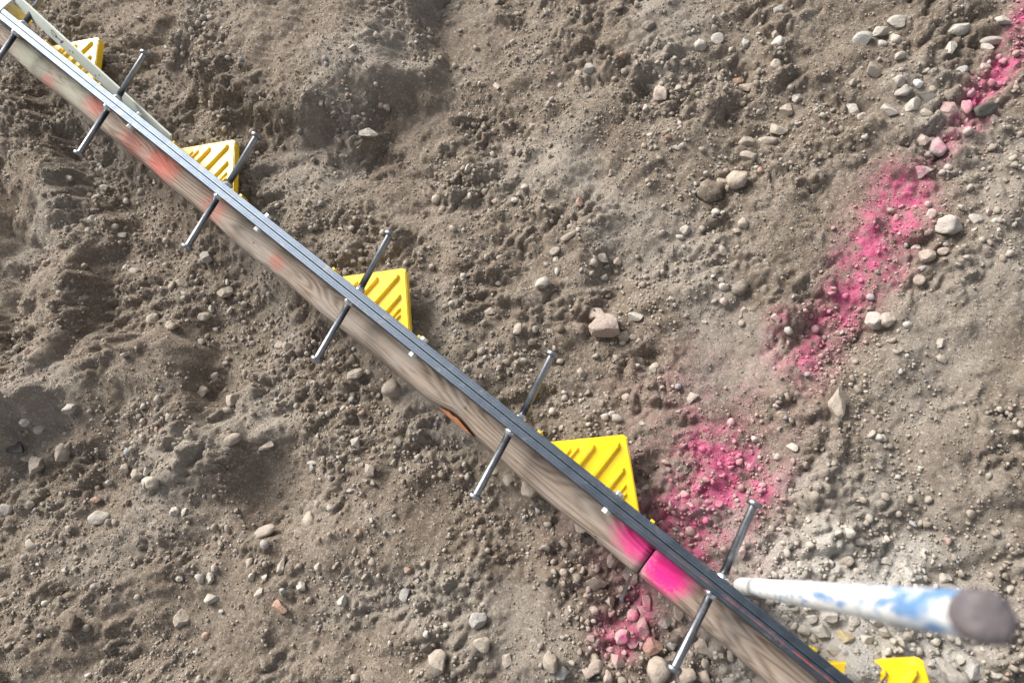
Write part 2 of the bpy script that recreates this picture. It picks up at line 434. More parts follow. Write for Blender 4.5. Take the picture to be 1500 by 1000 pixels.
def wood_material(name, spots, seed):
    m, n, l, b = new_mat(name, .85, 0, .2)
    pos = N(n, 'ShaderNodeNewGeometry').outputs['Position']
    # long waving growth rings seen flat-sawn
    mp = N(n, 'ShaderNodeMapping'); mp.inputs['Scale'].default_value = (3.0, 27, 27); mp.inputs['Location'].default_value = (seed, seed * 2, 0); l.new(pos, mp.inputs['Vector'])
    f = noise(n, l, mp.outputs[0], 1.0, 1.2, .4, .25)
    rings = math_n(n, l, 'SINE', math_n(n, l, 'MULTIPLY', f, 130.0))
    mp2 = N(n, 'ShaderNodeMapping'); mp2.inputs['Scale'].default_value = (30, 520, 520); l.new(pos, mp2.inputs['Vector'])
    fib = noise(n, l, mp2.outputs[0], 1.0, 4, .6)
    c = ramp(n, l, math_n(n, l, 'MULTIPLY_ADD', rings, .5), [(.0, (.125, .088, .064)), (.25, (.215, .16, .12)), (.7, (.315, .25, .20)), (1, (.345, .28, .23))])
    c.node.inputs[0].links[0].from_node.inputs[2].default_value = .5
    c = mix(n, l, .42, c, ramp(n, l, fib, [(.3, (.15, .11, .08)), (.7, (.42, .35, .29))]))
    mp3 = N(n, 'ShaderNodeMapping'); mp3.inputs['Scale'].default_value = (16, 330, 330); l.new(pos, mp3.inputs['Vector'])
    ck = ramp(n, l, noise(n, l, mp3.outputs[0], 1.0, 5, .75), [(.60, (0, 0, 0)), (.68, (1, 1, 1))])
    c = mix(n, l, math_n(n, l, 'MULTIPLY', ck, .55), c, (.075, .052, .04))
    gy_ = ramp(n, l, noise(n, l, pos, 16, 5, .65), [(.42, (0, 0, 0)), (.68, (1, 1, 1))])
    c = mix(n, l, math_n(n, l, 'MULTIPLY', gy_, .45), c, (.36, .335, .305))
    # sparse dents and nail marks
    vo = N(n, 'ShaderNodeTexVoronoi'); vo.inputs['Scale'].default_value = 30; l.new(pos, vo.inputs['Vector'])
    c = mix(n, l, math_n(n, l, 'MULTIPLY', math_n(n, l, 'LESS_THAN', vo.outputs['Distance'], .07), .6), c, (.05, .035, .03))
    for (cx, cy, rx, ry, colr, k) in spots:
        sp = N(n, 'ShaderNodeMapping'); sp.vector_type = 'POINT'
        sp.inputs['Location'].default_value = (-cx / rx, -cy / ry, 0); sp.inputs['Scale'].default_value = (1 / rx, 1 / ry, 0); l.new(pos, sp.inputs['Vector'])
        ln_ = N(n, 'ShaderNodeVectorMath', operation='LENGTH'); l.new(sp.outputs[0], ln_.inputs[0])
        d = math_n(n, l, 'ADD', ln_.outputs['Value'], math_n(n, l, 'MULTIPLY_ADD', noise(n, l, pos, 260, 6, .8), 1.9)); d.node.inputs[1].links[0].from_node.inputs[2].default_value = -.95
        fm = N(n, 'ShaderNodeMapRange', interpolation_type='SMOOTHSTEP'); fm.inputs[1].default_value = 1.25; fm.inputs[2].default_value = .35; l.new(d, fm.inputs[0])
        c = mix(n, l, math_n(n, l, 'MULTIPLY', math_n(n, l, 'MULTIPLY', fm.outputs[0], k), math_n(n, l, 'ADD', .62, math_n(n, l, 'MULTIPLY', fib, .6)), True), c, colr)
    l.new(c, b.inputs['Base Color'])
    n1 = bump(n, l, b, rings, .35, .0009)
    bump(n, l, b, fib, .5, .0008, n1)
    return m
PZ = -.048
def pxy(a, b): p = px(a, b, PZ); return p[0], p[1]
def spots(lst): return [(*pxy(a, b), rx, ry, c, k) for a, b, rx, ry, c, k in lst]
RED = (.50, .10, .075); PINK = (.80, .02, .25)
M_WOOD1 = wood_material('weathered_plank', spots([
    (140, 152, .040, .02, RED, .62), (66, 117, .02, .012, RED, .4), (190, 210, .038, .025, RED, .42), (238, 240, .045, .028, RED, .72),
    (312, 305, .03, .03, RED, .40), (405, 383, .018, .012, RED, .42), (50, 80, .06, .04, (.36, .40, .31), .55), (110, 130, .06, .03, (.38, .41, .33), .5),
    (938, 792, .040, .026, PINK, .92)]), 1.3)
M_WOOD2 = wood_material('newer_plank', spots([(979, 838, .034, .030, PINK, 1.0), (955, 812, .02, .02, PINK, .35)]), 5.1)
M_CHIP = plain('fresh_split_wood', (.46, .17, .075), (.64, .30, .15), .7, 90, .4)[0]
M_POLE, qn, ql, qb = plain('scuffed_pole_paint', (.62, .64, .63), (.78, .79, .77), .5, 40, .3)
qg = N(qn, 'ShaderNodeTexCoord').outputs['Object']; qs = N(qn, 'ShaderNodeSeparateXYZ'); ql.new(qg, qs.inputs[0])
qmp = N(qn, 'ShaderNodeMapping'); qmp.inputs['Scale'].default_value = (1, 1, .28); ql.new(qg, qmp.inputs['Vector'])
qf = noise(qn, ql, qmp.outputs[0], 62, 6, .7, .5)
qm = N(qn, 'ShaderNodeMapRange'); qm.inputs[1].default_value = .26; qm.inputs[2].default_value = .60; qm.inputs[3].default_value = -.07; qm.inputs[4].default_value = .06
ql.new(qs.outputs[2], qm.inputs[0])
bluem = ramp(qn, ql, math_n(qn, ql, 'ADD', qf, qm.outputs[0]), [(.50, (0, 0, 0)), (.60, (1, 1, 1))])
cc = mix(qn, ql, bluem, qb.inputs['Base Color'].links[0].from_socket, (.13, .27, .50))
grime = ramp(qn, ql, noise(qn, ql, qg, 70, 6, .75), [(.58, (0, 0, 0)), (.72, (1, 1, 1))])
cc = mix(qn, ql, math_n(qn, ql, 'MULTIPLY', grime, .5), cc, (.22, .20, .18))
ql.new(cc, qb.inputs['Base Color'])
M_POLETOP = plain('worn_pole_end', (.085, .075, .085), (.16, .135, .14), .75, 80, .5)[0]

# ------------------------------------------------------------------ ground
idx = (np.arange(nv - 1)[:, None] * nu + np.arange(nu - 1)[None, :]).ravel()
F = np.stack([idx, idx + 1, idx + nu + 1, idx + nu], 1)
me = fast_mesh('ground', np.stack([gx.ravel(), gy.ravel(), gh.ravel()], 1), F, True)
attr(me, 'paint', paint_at(gx, gy).ravel())
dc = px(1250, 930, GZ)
def dust_light_at(x, y):  # whitened patch by the stake: pale dust and painted-in light; faint random dust elsewhere
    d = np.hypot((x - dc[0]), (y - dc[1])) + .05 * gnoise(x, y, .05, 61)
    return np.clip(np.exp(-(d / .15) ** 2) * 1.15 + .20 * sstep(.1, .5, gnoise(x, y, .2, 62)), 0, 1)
attr(me, 'dust', dust_light_at(gx, gy).ravel())  # attribute carries the painted light as well as the dust
ground = add_obj('ground', me, M_SOIL); tag(ground, kind='structure')
ground['label'] = 'dry grey brown dirt with clods, hollows and pink spray paint'

# ------------------------------------------------------------------ timber planks under the rail
def plank(name, x0, x1, y0, y1, ztop, zbot, mat, wane):
    n = max(8, int((x1 - x0) / .01)); bm = bmesh.new(); rows = []
    for i in range(n + 1):
        x = x0 + (x1 - x0) * i / n
        e = wane(x); r = .010
        prof = [(y1, zbot), (y1, ztop), (y0 + e + r * 1.6, ztop - .0008), (y0 + e + r * .7, ztop - .003), (y0 + e + r * .2, ztop - r * .75), (y0 + e, ztop - r * 1.7), (y0 + .3 * e, ztop - .05), (y0, zbot)]
        rows.append([bm.verts.new((x, a, b)) for a, b in prof])
    k = len(rows[0])
    for A, B in zip(rows, rows[1:]):
        for j in range(k):
            bm.faces.new((A[j], A[(j + 1) % k], B[(j + 1) % k], B[j]))
    bm.faces.new(rows[0]); bm.faces.new(rows[-1][::-1])
    bmesh.ops.recalc_face_normals(bm, faces=bm.faces[:])
    o = bm_obj(name, bm, mat, None, True)
    for p in o.data.polygons:
        if len(p.vertices) > 4: p.use_smooth = False
    return o
CUT = pxy(951, 816)[0]
chip_x = .5 * (pxy(645, 595)[0] + pxy(690, 612)[0])
def wane1(x):
    w = .0022 * math.sin(x * 9 + 1) + .0015 * math.sin(x * 31)
    return w + .0075 * math.exp(-((x - chip_x) / .030) ** 2)
P1 = plank('timber_plank', -.60, CUT - .0009, -.0460, -.0015, PZ, -.215, M_WOOD1, wane1)
tag(P1, 'weathered grey timber plank with faded red paint blotches under the steel rail', 'plank')
P2 = plank('timber_plank', CUT + .0009, 2.3, -.0462, -.0015, PZ - .0006, -.215, M_WOOD2, lambda x: .0016 * math.sin(x * 8) + .001 * math.sin(x * 27))
tag(P2, 'brown timber plank with one bright pink painted end under the steel rail', 'plank')
# fresh splinter showing on the bottom edge of the older plank
bm = bmesh.new()
a = [(-.030, -.0440, -.064), (-.012, -.0405, -.0575), (-.004, -.0412, -.0585), (.002, -.0398, -.0580), (.018, -.0425, -.064), (.032, -.0452, -.070), (.014, -.0462, -.072), (-.012, -.0458, -.070)]
top = [bm.verts.new((chip_x + p[0], p[1], p[2])) for p in a]; bot = [bm.verts.new((chip_x + p[0], p[1] + .002, p[2] - .03)) for p in a]
bm.faces.new(top); bm.faces.new(bot[::-1])
for i in range(len(a)):
    j = (i + 1) % len(a); bm.faces.new((top[i], top[j], bot[j], bot[i]))
bmesh.ops.recalc_face_normals(bm, faces=bm.faces[:])
ch = bm_obj('split_edge', bm, M_CHIP, P1); ch['label'] = 'fresh orange split in the plank edge'

# ------------------------------------------------------------------ steel joint rail with studs, bolts and dowel sleeves
rail = empty('steel_joint_rail', (0, 0, -.215))
tag(rail, 'long steel expansion joint rail with headed studs, white bolts and yellow dowel sleeves', 'joint rail')
def rp(name, bm, mat, smooth=False, parent=rail):
    o = bm_obj(name, bm, mat, parent, smooth)
    if parent is rail: o.matrix_parent_inverse = Matrix.Translation((0, 0, .215))
    return o
X0, X1 = -.349, 2.3
rp('flat_bar', box_bm(X0, X1, -.0100, -.0002, -.045, 0, .0008, 2), M_BAR)
rp('flat_bar', box_bm(X0, X1, .0004, .0100, -.045, .0005, .0008, 2), M_BAR)
# rolled-in ledge lines along both bars
for y in (-.0068, -.0035, .0040, .0072):
    rp('edge_line', box_bm(X0, X1, y - .0006, y + .0006, -.002, .0011 if y > 0 else .0006, .0003, 1), M_BAR)
rp('divider_plate', box_bm(-.60, X1, .0000, .0030, -.215, -.0455), M_GALV)
jp = rp('corner_plate', box_bm(-.47, -.3505, -.016, .032, -.05, .002, .0015, 2), M_GALV)
# studs
stud_me = bpy.data.meshes.new('headed_stud')
L = .094
def make_stud(p, q):
    p, q = Vector(p), Vector(q); ln_ = (q - p).length
    bm = lathe([(0, -.004), (.0049, -.004), (.0049, ln_ - .0052), (.0050, ln_ - .0048)], 16)
    o = rp('headed_stud', aim(bm, p, q), M_STUD, True)
    h = lathe([(0, ln_ - .0060), (.0084, ln_ - .0060), (.0092, ln_ - .0052), (.0092, ln_ - .0012), (.0085, ln_ - .0002), (.0066, ln_), (0, ln_ + .0003)], 20)
    sh = bm_obj('stud_head', aim(h, p, q), M_STUD, o, True)
    w = lathe([(0, -.002), (.0080, -.002), (.0082, .0008), (.0074, .0032), (.0062, .0050), (.0050, .0060), (0, .0062)], 18)
    for v in w.verts:
        k = 1 + .12 * math.sin(7.3 * v.co.x * 400 + p[0] * 31) + random.uniform(-.07, .07); v.co.x *= k; v.co.y *= k
    bm_obj('weld_collar', aim(w, p, q), M_WELD, o, True)
    return o
for n_ in range(-1, 6):
    x = n_ * .3
    make_stud((x, .0100, -.0125), (x - .0196, .1033, -.0048))
    make_stud((x, -.0100, -.0135), (x + .0158, -.1042, -.0233))
# nylon bolts joining the two bars
def hexbm(r, h):
    bm = bmesh.new(); bmesh.ops.create_cone(bm, cap_ends=True, segments=6, radius1=r, radius2=r, depth=h)
    bmesh.ops.bevel(bm, geom=bm.edges[:], offset=.0006, segments=1, affect='EDGES'); return bm
for k, x in enumerate((.066, .398, .727, 1.054, 1.384)):
    b1 = hexbm(.0062, .0060); bmesh.ops.transform(b1, matrix=Matrix.Translation((x, -.0130, -.0140)) @ Matrix.Rotation(R(90), 4, 'X') @ Matrix.Rotation(.3 * k, 4, 'Z'), verts=b1.verts[:])
    rp('nylon_bolt_head', b1, M_NYLON)
    b2 = hexbm(.0060, .0052); bmesh.ops.transform(b2, matrix=Matrix.Translation((x, .0126, -.0110)) @ Matrix.Rotation(R(90), 4, 'X') @ Matrix.Rotation(.5 * k, 4, 'Z'), verts=b2.verts[:])
    rp('bolt_nut', b2, M_GALV if k in (1, 3) else M_NYLON)
# yellow dowel sleeves: a right-angled pocket with ribs, its long side on a flange
ZP = -.100; SL = .0865
def sleeve(xa):
    bm = bmesh.new()
    c = .0035
    pts = [(-SL + c, .0042), (SL - c, .0042), (SL - c * .2, .0042 + c * .8), (c, SL - c * .6), (0, SL), (-c, SL - c * .6), (-SL + c * .2, .0042 + c * .8)]
    pts = [(-SL, .0045), (SL, .0045), (SL, .0065), (.0030, SL), (-.0030, SL), (-SL, .0065)]
    t = [bm.verts.new((xa + a, b, ZP)) for a, b in pts]; u = [bm.verts.new((xa + a, b, ZP - .016)) for a, b in pts]
    bm.faces.new(t); bm.faces.new(u[::-1])
    for i in range(len(pts)):
        j = (i + 1) % len(pts); bm.faces.new((t[i], u[i], u[j], t[j]))
    bmesh.ops.recalc_face_normals(bm, faces=bm.faces[:])
    bmesh.ops.bevel(bm, geom=[e for e in bm.edges if all(v.co.z > ZP - .001 for v in e.verts)], offset=.0016, segments=3, affect='EDGES')
    o = rp('dowel_sleeve', bm, M_YEL); o['label'] = 'yellow plastic triangular dowel sleeve'
    for off, end, w, hh in ((0, .075, .0095, .0052), (-.025, .052, .0085, .0048), (.025, .052, .0085, .0048), (-.0400, .036, .0042, .0032), (-.0472, .028, .0042, .0032), (.0400, .036, .0042, .0032), (.0472, .028, .0042, .0032)):
        bm = bmesh.new(); h = w / 2; ys = (.006, end - w * .6, end)
        b0 = [bm.verts.new((xa + off - h, ys[0], ZP - .001)), bm.verts.new((xa + off + h, ys[0], ZP - .001)), bm.verts.new((xa + off + h, ys[1], ZP - .001)), bm.verts.new((xa + off, ys[2], ZP - .001)), bm.verts.new((xa + off - h, ys[1], ZP - .001))]
        i_ = .55
        t0 = [bm.verts.new((xa + off - h * i_, ys[0], ZP + hh)), bm.verts.new((xa + off + h * i_, ys[0], ZP + hh)), bm.verts.new((xa + off + h * i_, ys[1] - .001, ZP + hh)), bm.verts.new((xa + off, ys[2] - .003, ZP + hh)), bm.verts.new((xa + off - h * i_, ys[1] - .001, ZP + hh))]
        bm.faces.new(t0); bm.faces.new(b0[::-1])
        for i in range(5):
            j = (i + 1) % 5; bm.faces.new((b0[i], b0[j], t0[j], t0[i]))
        bmesh.ops.recalc_face_normals(bm, faces=bm.faces[:])
        bmesh.ops.bevel(bm, geom=[e for e in bm.edges if all(v.co.z > ZP for v in e.verts)], offset=.0006, segments=2, affect='EDGES')
        bm_obj('rib', bm, M_YEL, o)
    f = box_bm(xa - SL - .012, xa + SL + .012, .0032, .0085, ZP - .020, ZP - .001, .0008, 2); bm_obj('flange', f, M_YEL, o)
    for s in (-1, 1):
        bm_obj('flange_tab', box_bm(xa + s * (SL + .009) - .003, xa + s * (SL + .009) + .003, .0085, .0205, ZP - .019, ZP + .001, .0008, 2), M_YEL, o)
for k in range(5): sleeve(-.270 + .4255 * k)

# ------------------------------------------------------------------ pale strip threaded through the studs, with pen marks
A = Vector((-.3500, .0445, .0090)); B = Vector((.112, .0195, -.0400)); dirv = (B - A).normalized()
side = Vector((0, -.60, -.80)); side = (side - side.dot(dirv) * dirv).normalized(); nrm = dirv.cross(side).normalized()
if nrm.y > 0: nrm = -nrm
Ls = (B - A).length; WID = .026; TK = .0035
mm = Matrix(((dirv.x, side.x, nrm.x, A.x), (dirv.y, side.y, nrm.y, A.y), (dirv.z, side.z, nrm.z, A.z), (0, 0, 0, 1)))
bm = box_bm(0, Ls, 0, WID, -TK, 0, .0007, 2); bmesh.ops.transform(bm, matrix=mm, verts=bm.verts[:])
strip = bm_obj('flat_strip', bm, M_PALE)
tag(strip, 'pale green grey flat strip with pen marks lying slanted against the steel rail', 'strip')
def stroke(pts, w=.0009):
    bm = bmesh.new()
    for (ax, ay), (bx, by) in zip(pts, pts[1:]):
        d = Vector((bx - ax, by - ay)); 
        if d.length < 1e-6: continue
        pn_ = Vector((-d.y, d.x)).normalized() * w
        q = [bm.verts.new((ax + s * pn_.x, ay + s * pn_.y, .0004)) for s in (1, -1)] + [bm.verts.new((bx + s * pn_.x, by + s * pn_.y, .0004)) for s in (-1, 1)]
        f = bm.faces.new(q); r_ = bmesh.ops.extrude_face_region(bm, geom=[f])
        for v in [g for g in r_['geom'] if isinstance(g, bmesh.types.BMVert)]: v.co.z -= .0006
    bmesh.ops.recalc_face_normals(bm, faces=bm.faces[:])
    bmesh.ops.transform(bm, matrix=mm, verts=bm.verts[:])
    return bm_obj('pen_mark', bm, M_INK, strip)
o_ = .115
stroke([(o_ + .010 * (1 - math.cos(t)) , .011 + .0035 * math.sin(t)) for t in np.linspace(.6, 5.6, 14)])
stroke([(o_ + .016, .012), (o_ + .034, .012), (o_ + .040, .008)]); stroke([(o_ + .030, .017), (o_ + .038, .010)])
for a_, b_ in ((.172, .016), (.182, .013), (.25, .018), (.262, .010)): stroke([(a_, b_), (a_ + .0025, b_ + .0006)], .0012)

# ------------------------------------------------------------------ thin pin leaning against the plank joint
p = Vector((CUT - .0045, -.0515, -.062)); q = px(909, 882, -.172); q = Vector(q.tolist())
ln_ = (q - p).length
bm = lathe([(0, 0), (.0017, 0), (.0020, .004), (.0020, ln_ * .84), (.0034, ln_ * .845), (.0034, ln_ * .875), (.0022, ln_ * .88), (.0022, ln_), (0, ln_)], 12)
pin = bm_obj('thin_steel_pin', aim(bm, p, q), M_STUD, None, True)
tag(pin, 'thin dark steel pin leaning on the plank joint between pink paint patches', 'pin')

# ------------------------------------------------------------------ upright stake
sb = (1.239, .029); gz = float(ground_z(*sb))
stake = empty('upright_stake', (sb[0], sb[1], gz))
tag(stake, 'scuffed white and blue round stake standing in pale clods beside the rail', 'stake')
zt = .500 - gz; n_ = 28; bm = bmesh.new(); rings = []
for i in range(61):
    h = -.03 + (zt + .03) * i / 60
    r0 = .0104 * (1 + .015 * math.sin(h * 23)) * (1.12 if abs(h - .118) < .004 else 1.0)
    rings.append([bm.verts.new((r0 * math.cos(2 * math.pi * k / n_), r0 * math.sin(2 * math.pi * k / n_), h)) for k in range(n_)])
for a, b in zip(rings, rings[1:]):
    for k in range(n_): bm.faces.new((a[k], a[(k + 1) % n_], b[(k + 1) % n_], b[k]))
bm.faces.new(rings[0][::-1]); bm.faces.new(rings[-1])
bm_obj('shaft', bm, M_POLE, stake, True)
bm = lathe([(.0103, zt - .010), (.0110, zt - .004), (.0113, zt + .001), (.0108, zt + .005), (.0090, zt + .0075), (.006, zt + .0082), (0, zt + .0080)], 28)
for v in bm.verts: v.co.z += random.uniform(-.0006, .0006)
o = bm_obj('battered_end', bm, M_POLETOP, stake, True); o['label'] = 'dark battered top end of the stake'

# ------------------------------------------------------------------ stones
def ico(level):
    bm = bmesh.new(); bmesh.ops.create_icosphere(bm, subdivisions=level, radius=1.0)
    V = np.array([v.co[:] for v in bm.verts]); F = np.array([[v.index for v in f.verts] for f in bm.faces]); bm.free()
    return V, F
ICO = {k: ico(k) for k in (1, 2, 3)}
ICO[0] = (np.array([(1, 0, 0), (0, 1, 0), (-1, 0, 0), (0, -1, 0), (0, 0, 1), (0, 0, -1.)]), np.array([(0, 1, 4), (1, 2, 4), (2, 3, 4), (3, 0, 4), (1, 0, 5), (2, 1, 5), (3, 2, 5), (0, 3, 5)]))
def stone_verts(level, kind, r):
    V, F = ICO[level]; V = V.copy()
    if kind == 'angular':
        for _ in range(r.integers(9, 14)):
            d = r.normal(size=3); d /= np.linalg.norm(d); c = r.uniform(.40, .74)
            over = np.maximum(V @ d - c, 0); V -= over[:, None] * d
        V /= np.abs(V).max(0)
    elif kind == 'round':
        for _ in range(8):
            d = r.normal(size=3); d /= np.linalg.norm(d); c = r.uniform(.55, .88)
            over = np.maximum(V @ d - c, 0); V -= .85 * over[:, None] * d
        V /= np.abs(V).max(0)
        a = r.normal(size=(4, 3)) * 2.0; ph = r.uniform(0, 6.28, 4)
        V *= (1 + .05 * np.sin(V @ a.T + ph).sum(1))[:, None]
    else:   # crumbly clod
        a = r.normal(size=(7, 3)) * 2.6; ph = r.uniform(0, 6.28, 7)
        V *= (1 + .10 * np.sin(V @ a.T + ph).sum(1) * .45)[:, None]
        a = r.normal(size=(9, 3)) * 6.5; ph = r.uniform(0, 6.28, 9)
        V *= (1 + .035 * np.sin(V @ a.T + ph).sum(1))[:, None]
    a = r.normal(size=(5, 3)) * 4.0; ph = r.uniform(0, 6.28, 5)
    V *= (1 + (.010 if kind == 'angular' else .022) * np.sin(V @ a.T + ph).sum(1))[:, None]
    return V, F
IMG_ANG = TH
RAIL_ZONES = None
placed = []
LAND = [((130, 90), 'near the yellow sleeve half hidden by the pale strip'), ((330, 250), 'near the yellow sleeve crossed by a stud'), ((570, 430), 'near the yellow sleeve behind the middle studs'),
        ((880, 690), 'near the large yellow sleeve beside the pink dirt'), ((1060, 740), 'in the pink patch beside the rail'), ((1250, 930), 'among the pale clods by the stake'), ((1380, 975), 'near the sleeve buried in sand'),
        ((1300, 330), 'beside the middle of the pink line'), ((1180, 500), 'at the faint lower end of the pink line'), ((1400, 170), 'around the glossy black stone'), ((1300, 50), 'in the stone cluster above the ochre pebble'),
        ((1335, 125), 'around the ochre yellow pebble'), ((1440, 60), 'beside the far end of the pink line'), ((1140, 180), 'in the row of stones uphill of the rounded tan stone'), ((1070, 270), 'beside the dark crumbly clod'), ((1080, 60), 'in the gravel far from the rail'),
        ((950, 150), 'around the small dark hole'), ((760, 280), 'past the scraped mound'), ((560, 180), 'at the foot of the scraped mound'), ((840, 380), 'at the dark hollow above the large shard'), ((890, 480), 'around the large flat shard'),
        ((1050, 440), 'between the large shard and the pink line'), ((1220, 590), 'around the wedge shaped stone'), ((1390, 340), 'around the clean white stone'), ((1390, 500), 'near the whitish block shaped stone'), ((980, 590), 'between the shard and the large sleeve'),
        ((1200, 780), 'on the dirt above the stake'), ((1440, 820), 'under the top of the stake'), ((920, 920), 'under the thin pin by the pink stones'), ((980, 970), 'around the rusty pitted stone'), ((880, 830), 'in the trench beside the thin pin'), ((1040, 950), 'under the last stud by the plank'),
        ((760, 710), 'under the stud near the orange split'), ((560, 570), 'beside the orange split in the plank'), ((680, 930), 'around the bluish grey stone'), ((820, 970), 'between the bluish grey and rusty stones'), ((540, 700), 'on the slope between hollow and trench'), ((390, 660), 'at the rim of the round hollow'),
        ((390, 790), 'below the round hollow'), ((330, 850), 'around the brick red stone'), ((210, 700), 'at the foot of the ridge'), ((60, 670), 'around the dark angular stone'), ((130, 770), 'near the smooth pale oval stone'), ((100, 910), 'on the broad dirt below the ridge'), ((500, 870), 'on the smooth dirt past the brick red stone'),
        ((300, 430), 'in the shaded trench by the square pale stone'), ((320, 560), 'in the hollow behind the ridge'), ((150, 300), 'in the shaded trench beside the bank'), ((420, 510), 'under the middle stud heads'), ((20, 800), 'on the broad dirt past the smooth oval stone'), ((930, 730), 'beside the large yellow sleeve tip')]
LANDW = [(px(a, b, GZ)[:2], t) for (a, b), t in LAND]
def zone(x, y):
    return min(LANDW, key=lambda q: math.hypot(x - q[0][0], y - q[0][1]))[1]
CN = {'tan': 'tan', 'pale': 'whitish', 'grey': 'grey', 'dark': 'black and grey', 'red': 'brick red', 'rosy': 'pinkish white', 'yellow': 'ochre yellow'}
SN = {'angular': 'angular', 'round': 'rounded', 'clod': 'crumbly'}
def stone(cx, cy, wpx, hpx, c, kind, ang=0.0, label=None, sink=.30, paint=None, level=3, zref=GZ):
    r = np.random.default_rng(int(cx * 131 + cy * 17) % 99991)
    p = px(cx, cy, zref); gz_ = float(ground_z(p[0], p[1])); p = px(cx, cy, gz_ + .006); x, y = p[0], p[1]
    gz_ = float(ground_z(x, y))
    depth = -(np.array([x, y, gz_]) - CP) @ CM[:, 2]
    k = depth / 1000 * .5
    ra, rb = wpx * k * 1.04, hpx * k * 1.04
    rc = min(ra, rb) * r.uniform(.72, .95)
    V, F = stone_verts(level, kind, r)
    V = V * np.array([ra, rb, rc])
    t = IMG_ANG - math.radians(ang); c_, s_ = math.cos(t), math.sin(t)
    V = np.stack([V[:, 0] * c_ - V[:, 1] * s_, V[:, 0] * s_ + V[:, 1] * c_, V[:, 2]], 1)
    ti = r.uniform(-.22, .22); V = np.stack([V[:, 0] * math.cos(ti) + V[:, 2] * math.sin(ti), V[:, 1], -V[:, 0] * math.sin(ti) + V[:, 2] * math.cos(ti)], 1)
    cz = gz_ + rc * (1 - 2 * sink)
    nm = 'stone' if kind != 'clod' else 'dirt_clod'
    me = fast_mesh(nm, V - np.array([0, 0, -rc]), F, kind != 'angular')
    wx, wy = V[:, 0] + x, V[:, 1] + y
    pv = paint_at(wx, wy) * (1.0 if paint is None else 0) + (0 if paint is None else paint * (.75 + .5 * gnoise(wx, wy, .012, 71)))
    up = np.clip(.35 + V[:, 2] / rc, 0, 1) if paint != 0 else 0
    attr(me, 'paint', np.clip(pv * up, 0, 1.2)); attr(me, 'dust', dust_light_at(wx, wy))
    o = add_obj(nm, me, M_SOIL if kind == 'clod' else ST[c]); o.location = (x, y, cz - rc)
    if kind == 'angular':
        try: me.shade_smooth(); me.set_sharp_from_angle(angle=R(28))
        except Exception: pass
    sz = 'large' if max(wpx, hpx) >= 27 else 'medium' if max(wpx, hpx) >= 17 else 'small'
    if label: tag(o, label, 'stone' if kind != 'clod' else 'clod')
    else:
        z_ = zone(x, y)
        nn = 'stone' if kind != 'clod' else 'clod'
        lab = f'{sz} {CN[c]} {SN[kind]} stone {z_}' if kind != 'clod' else f'{sz} crumbly dirt clod {z_}'
        tag(o, lab, nn, f'{nn}s {z_}')
    placed.append((x, y, max(ra, rb)))
    return o
a_, r_, d_ = 'angular', 'round', 'clod'
SPECIAL = [
 (886, 480, 46, 38, 'rosy', a_, 10, 'large flat pinkish white shard lying alone past the yellow sleeves', .15),
 (876, 461, 28, 22, 'rosy', a_, 0, 'pinkish stone tucked behind the large flat shard', .3),
 (1224, 592, 28, 50, 'tan', a_, 12, 'tall tan wedge shaped stone on open dirt below the pink line', .15),
 (1279, 472, 29, 32, 'pale', a_, 0, 'whitish block shaped stone beside the lower end of the pink line', .2),
 (1390, 330, 33, 28, 'pale', r_, -20, 'clean white lumpy stone on open dirt right of the pink line', .2),
 (1441, 160, 38, 26, 'dark', r_, -10, 'glossy black and grey stone at the pink line', .25),
 (1394, 157, 30, 23, 'rosy', a_, 10, 'blunt pinkish stone beside the glossy black stone', .25),
 (1417, 155, 13, 25, 'rosy', r_, 0, 'narrow pink painted stone touching the glossy black stone', .25),
 (1376, 214, 23, 28, 'grey', r_, 20, 'grey stone with one pink painted side below the black stone', .25),
 (1345, 122, 15, 15, 'yellow', r_, 0, 'ochre yellow pebble between pale stones', .25),
 (535, 187, 30, 17, 'pale', a_, 15, 'pale flat stone in the hollow under the scraped mound', .3),
 (410, 888, 28, 17, 'red', a_, 15, 'brick red angular stone on open dirt', .25),
 (958, 945, 29, 32, 'red', a_, 20, 'rusty brown pitted stone beside pink stones under the plank', .2),
 (964, 980, 34, 42, 'tan', r_, 5, 'largest tan boulder like stone under the plank', .25),
 (874, 853, 30, 26, 'tan', a_, 20, 'blocky tan stone in the trench near the thin pin', .15),
 (866, 787, 24, 18, 'dark', a_, -35, 'dark slate like stone against the plank near the last nylon bolt', .15),
 (385, 780, 42, 20, 'tan', r_, -28, 'long tan oval stone below the round hollow', .25),
 (143, 757, 30, 20, 'pale', r_, -15, 'smooth pale oval stone on the plank side dirt', .2),
 (305, 377, 19, 19, 'pale', a_, 5, 'square pale stone below the stud heads', .2),
 (330, 431, 26, 24, 'tan', a_, 20, 'tan four sided stone in the shaded trench', .2),
 (348, 647, 28, 20, 'tan', r_, -20, 'tan oval stone above the round hollow', .25),
 (575, 568, 36, 26, 'tan', r_, 10, 'large tan stone beside the orange split in the plank', .3),
 (12, 655, 34, 22, 'dark', a_, 15, 'dark angular stone beside pale chunks at the ridge foot', .2),
 (700, 910, 26, 24, 'grey', a_, 0, 'bluish grey angular stone on the plank side', .25),
 (965, 140, 21, 28, 'rosy', a_, -20, 'upright pinkish stone beside a small dark hole', .15),
 (1079, 266, 30, 29, 'tan', r_, 0, 'rounded tan stone beside a dark crumbly clod', .25),
 (1262, 793, 19, 13, 'pale', a_, 20, 'bright white chip on dirt above the stake', .2),
 (850, 295, 13, 16, 'red', a_, 0, 'small brick red chip past the yellow sleeves', .25),
 (1237, 930, 28, 22, 'yellow', a_, 0, 'ochre brown clod with a dusty top beside the stake', .25),
]
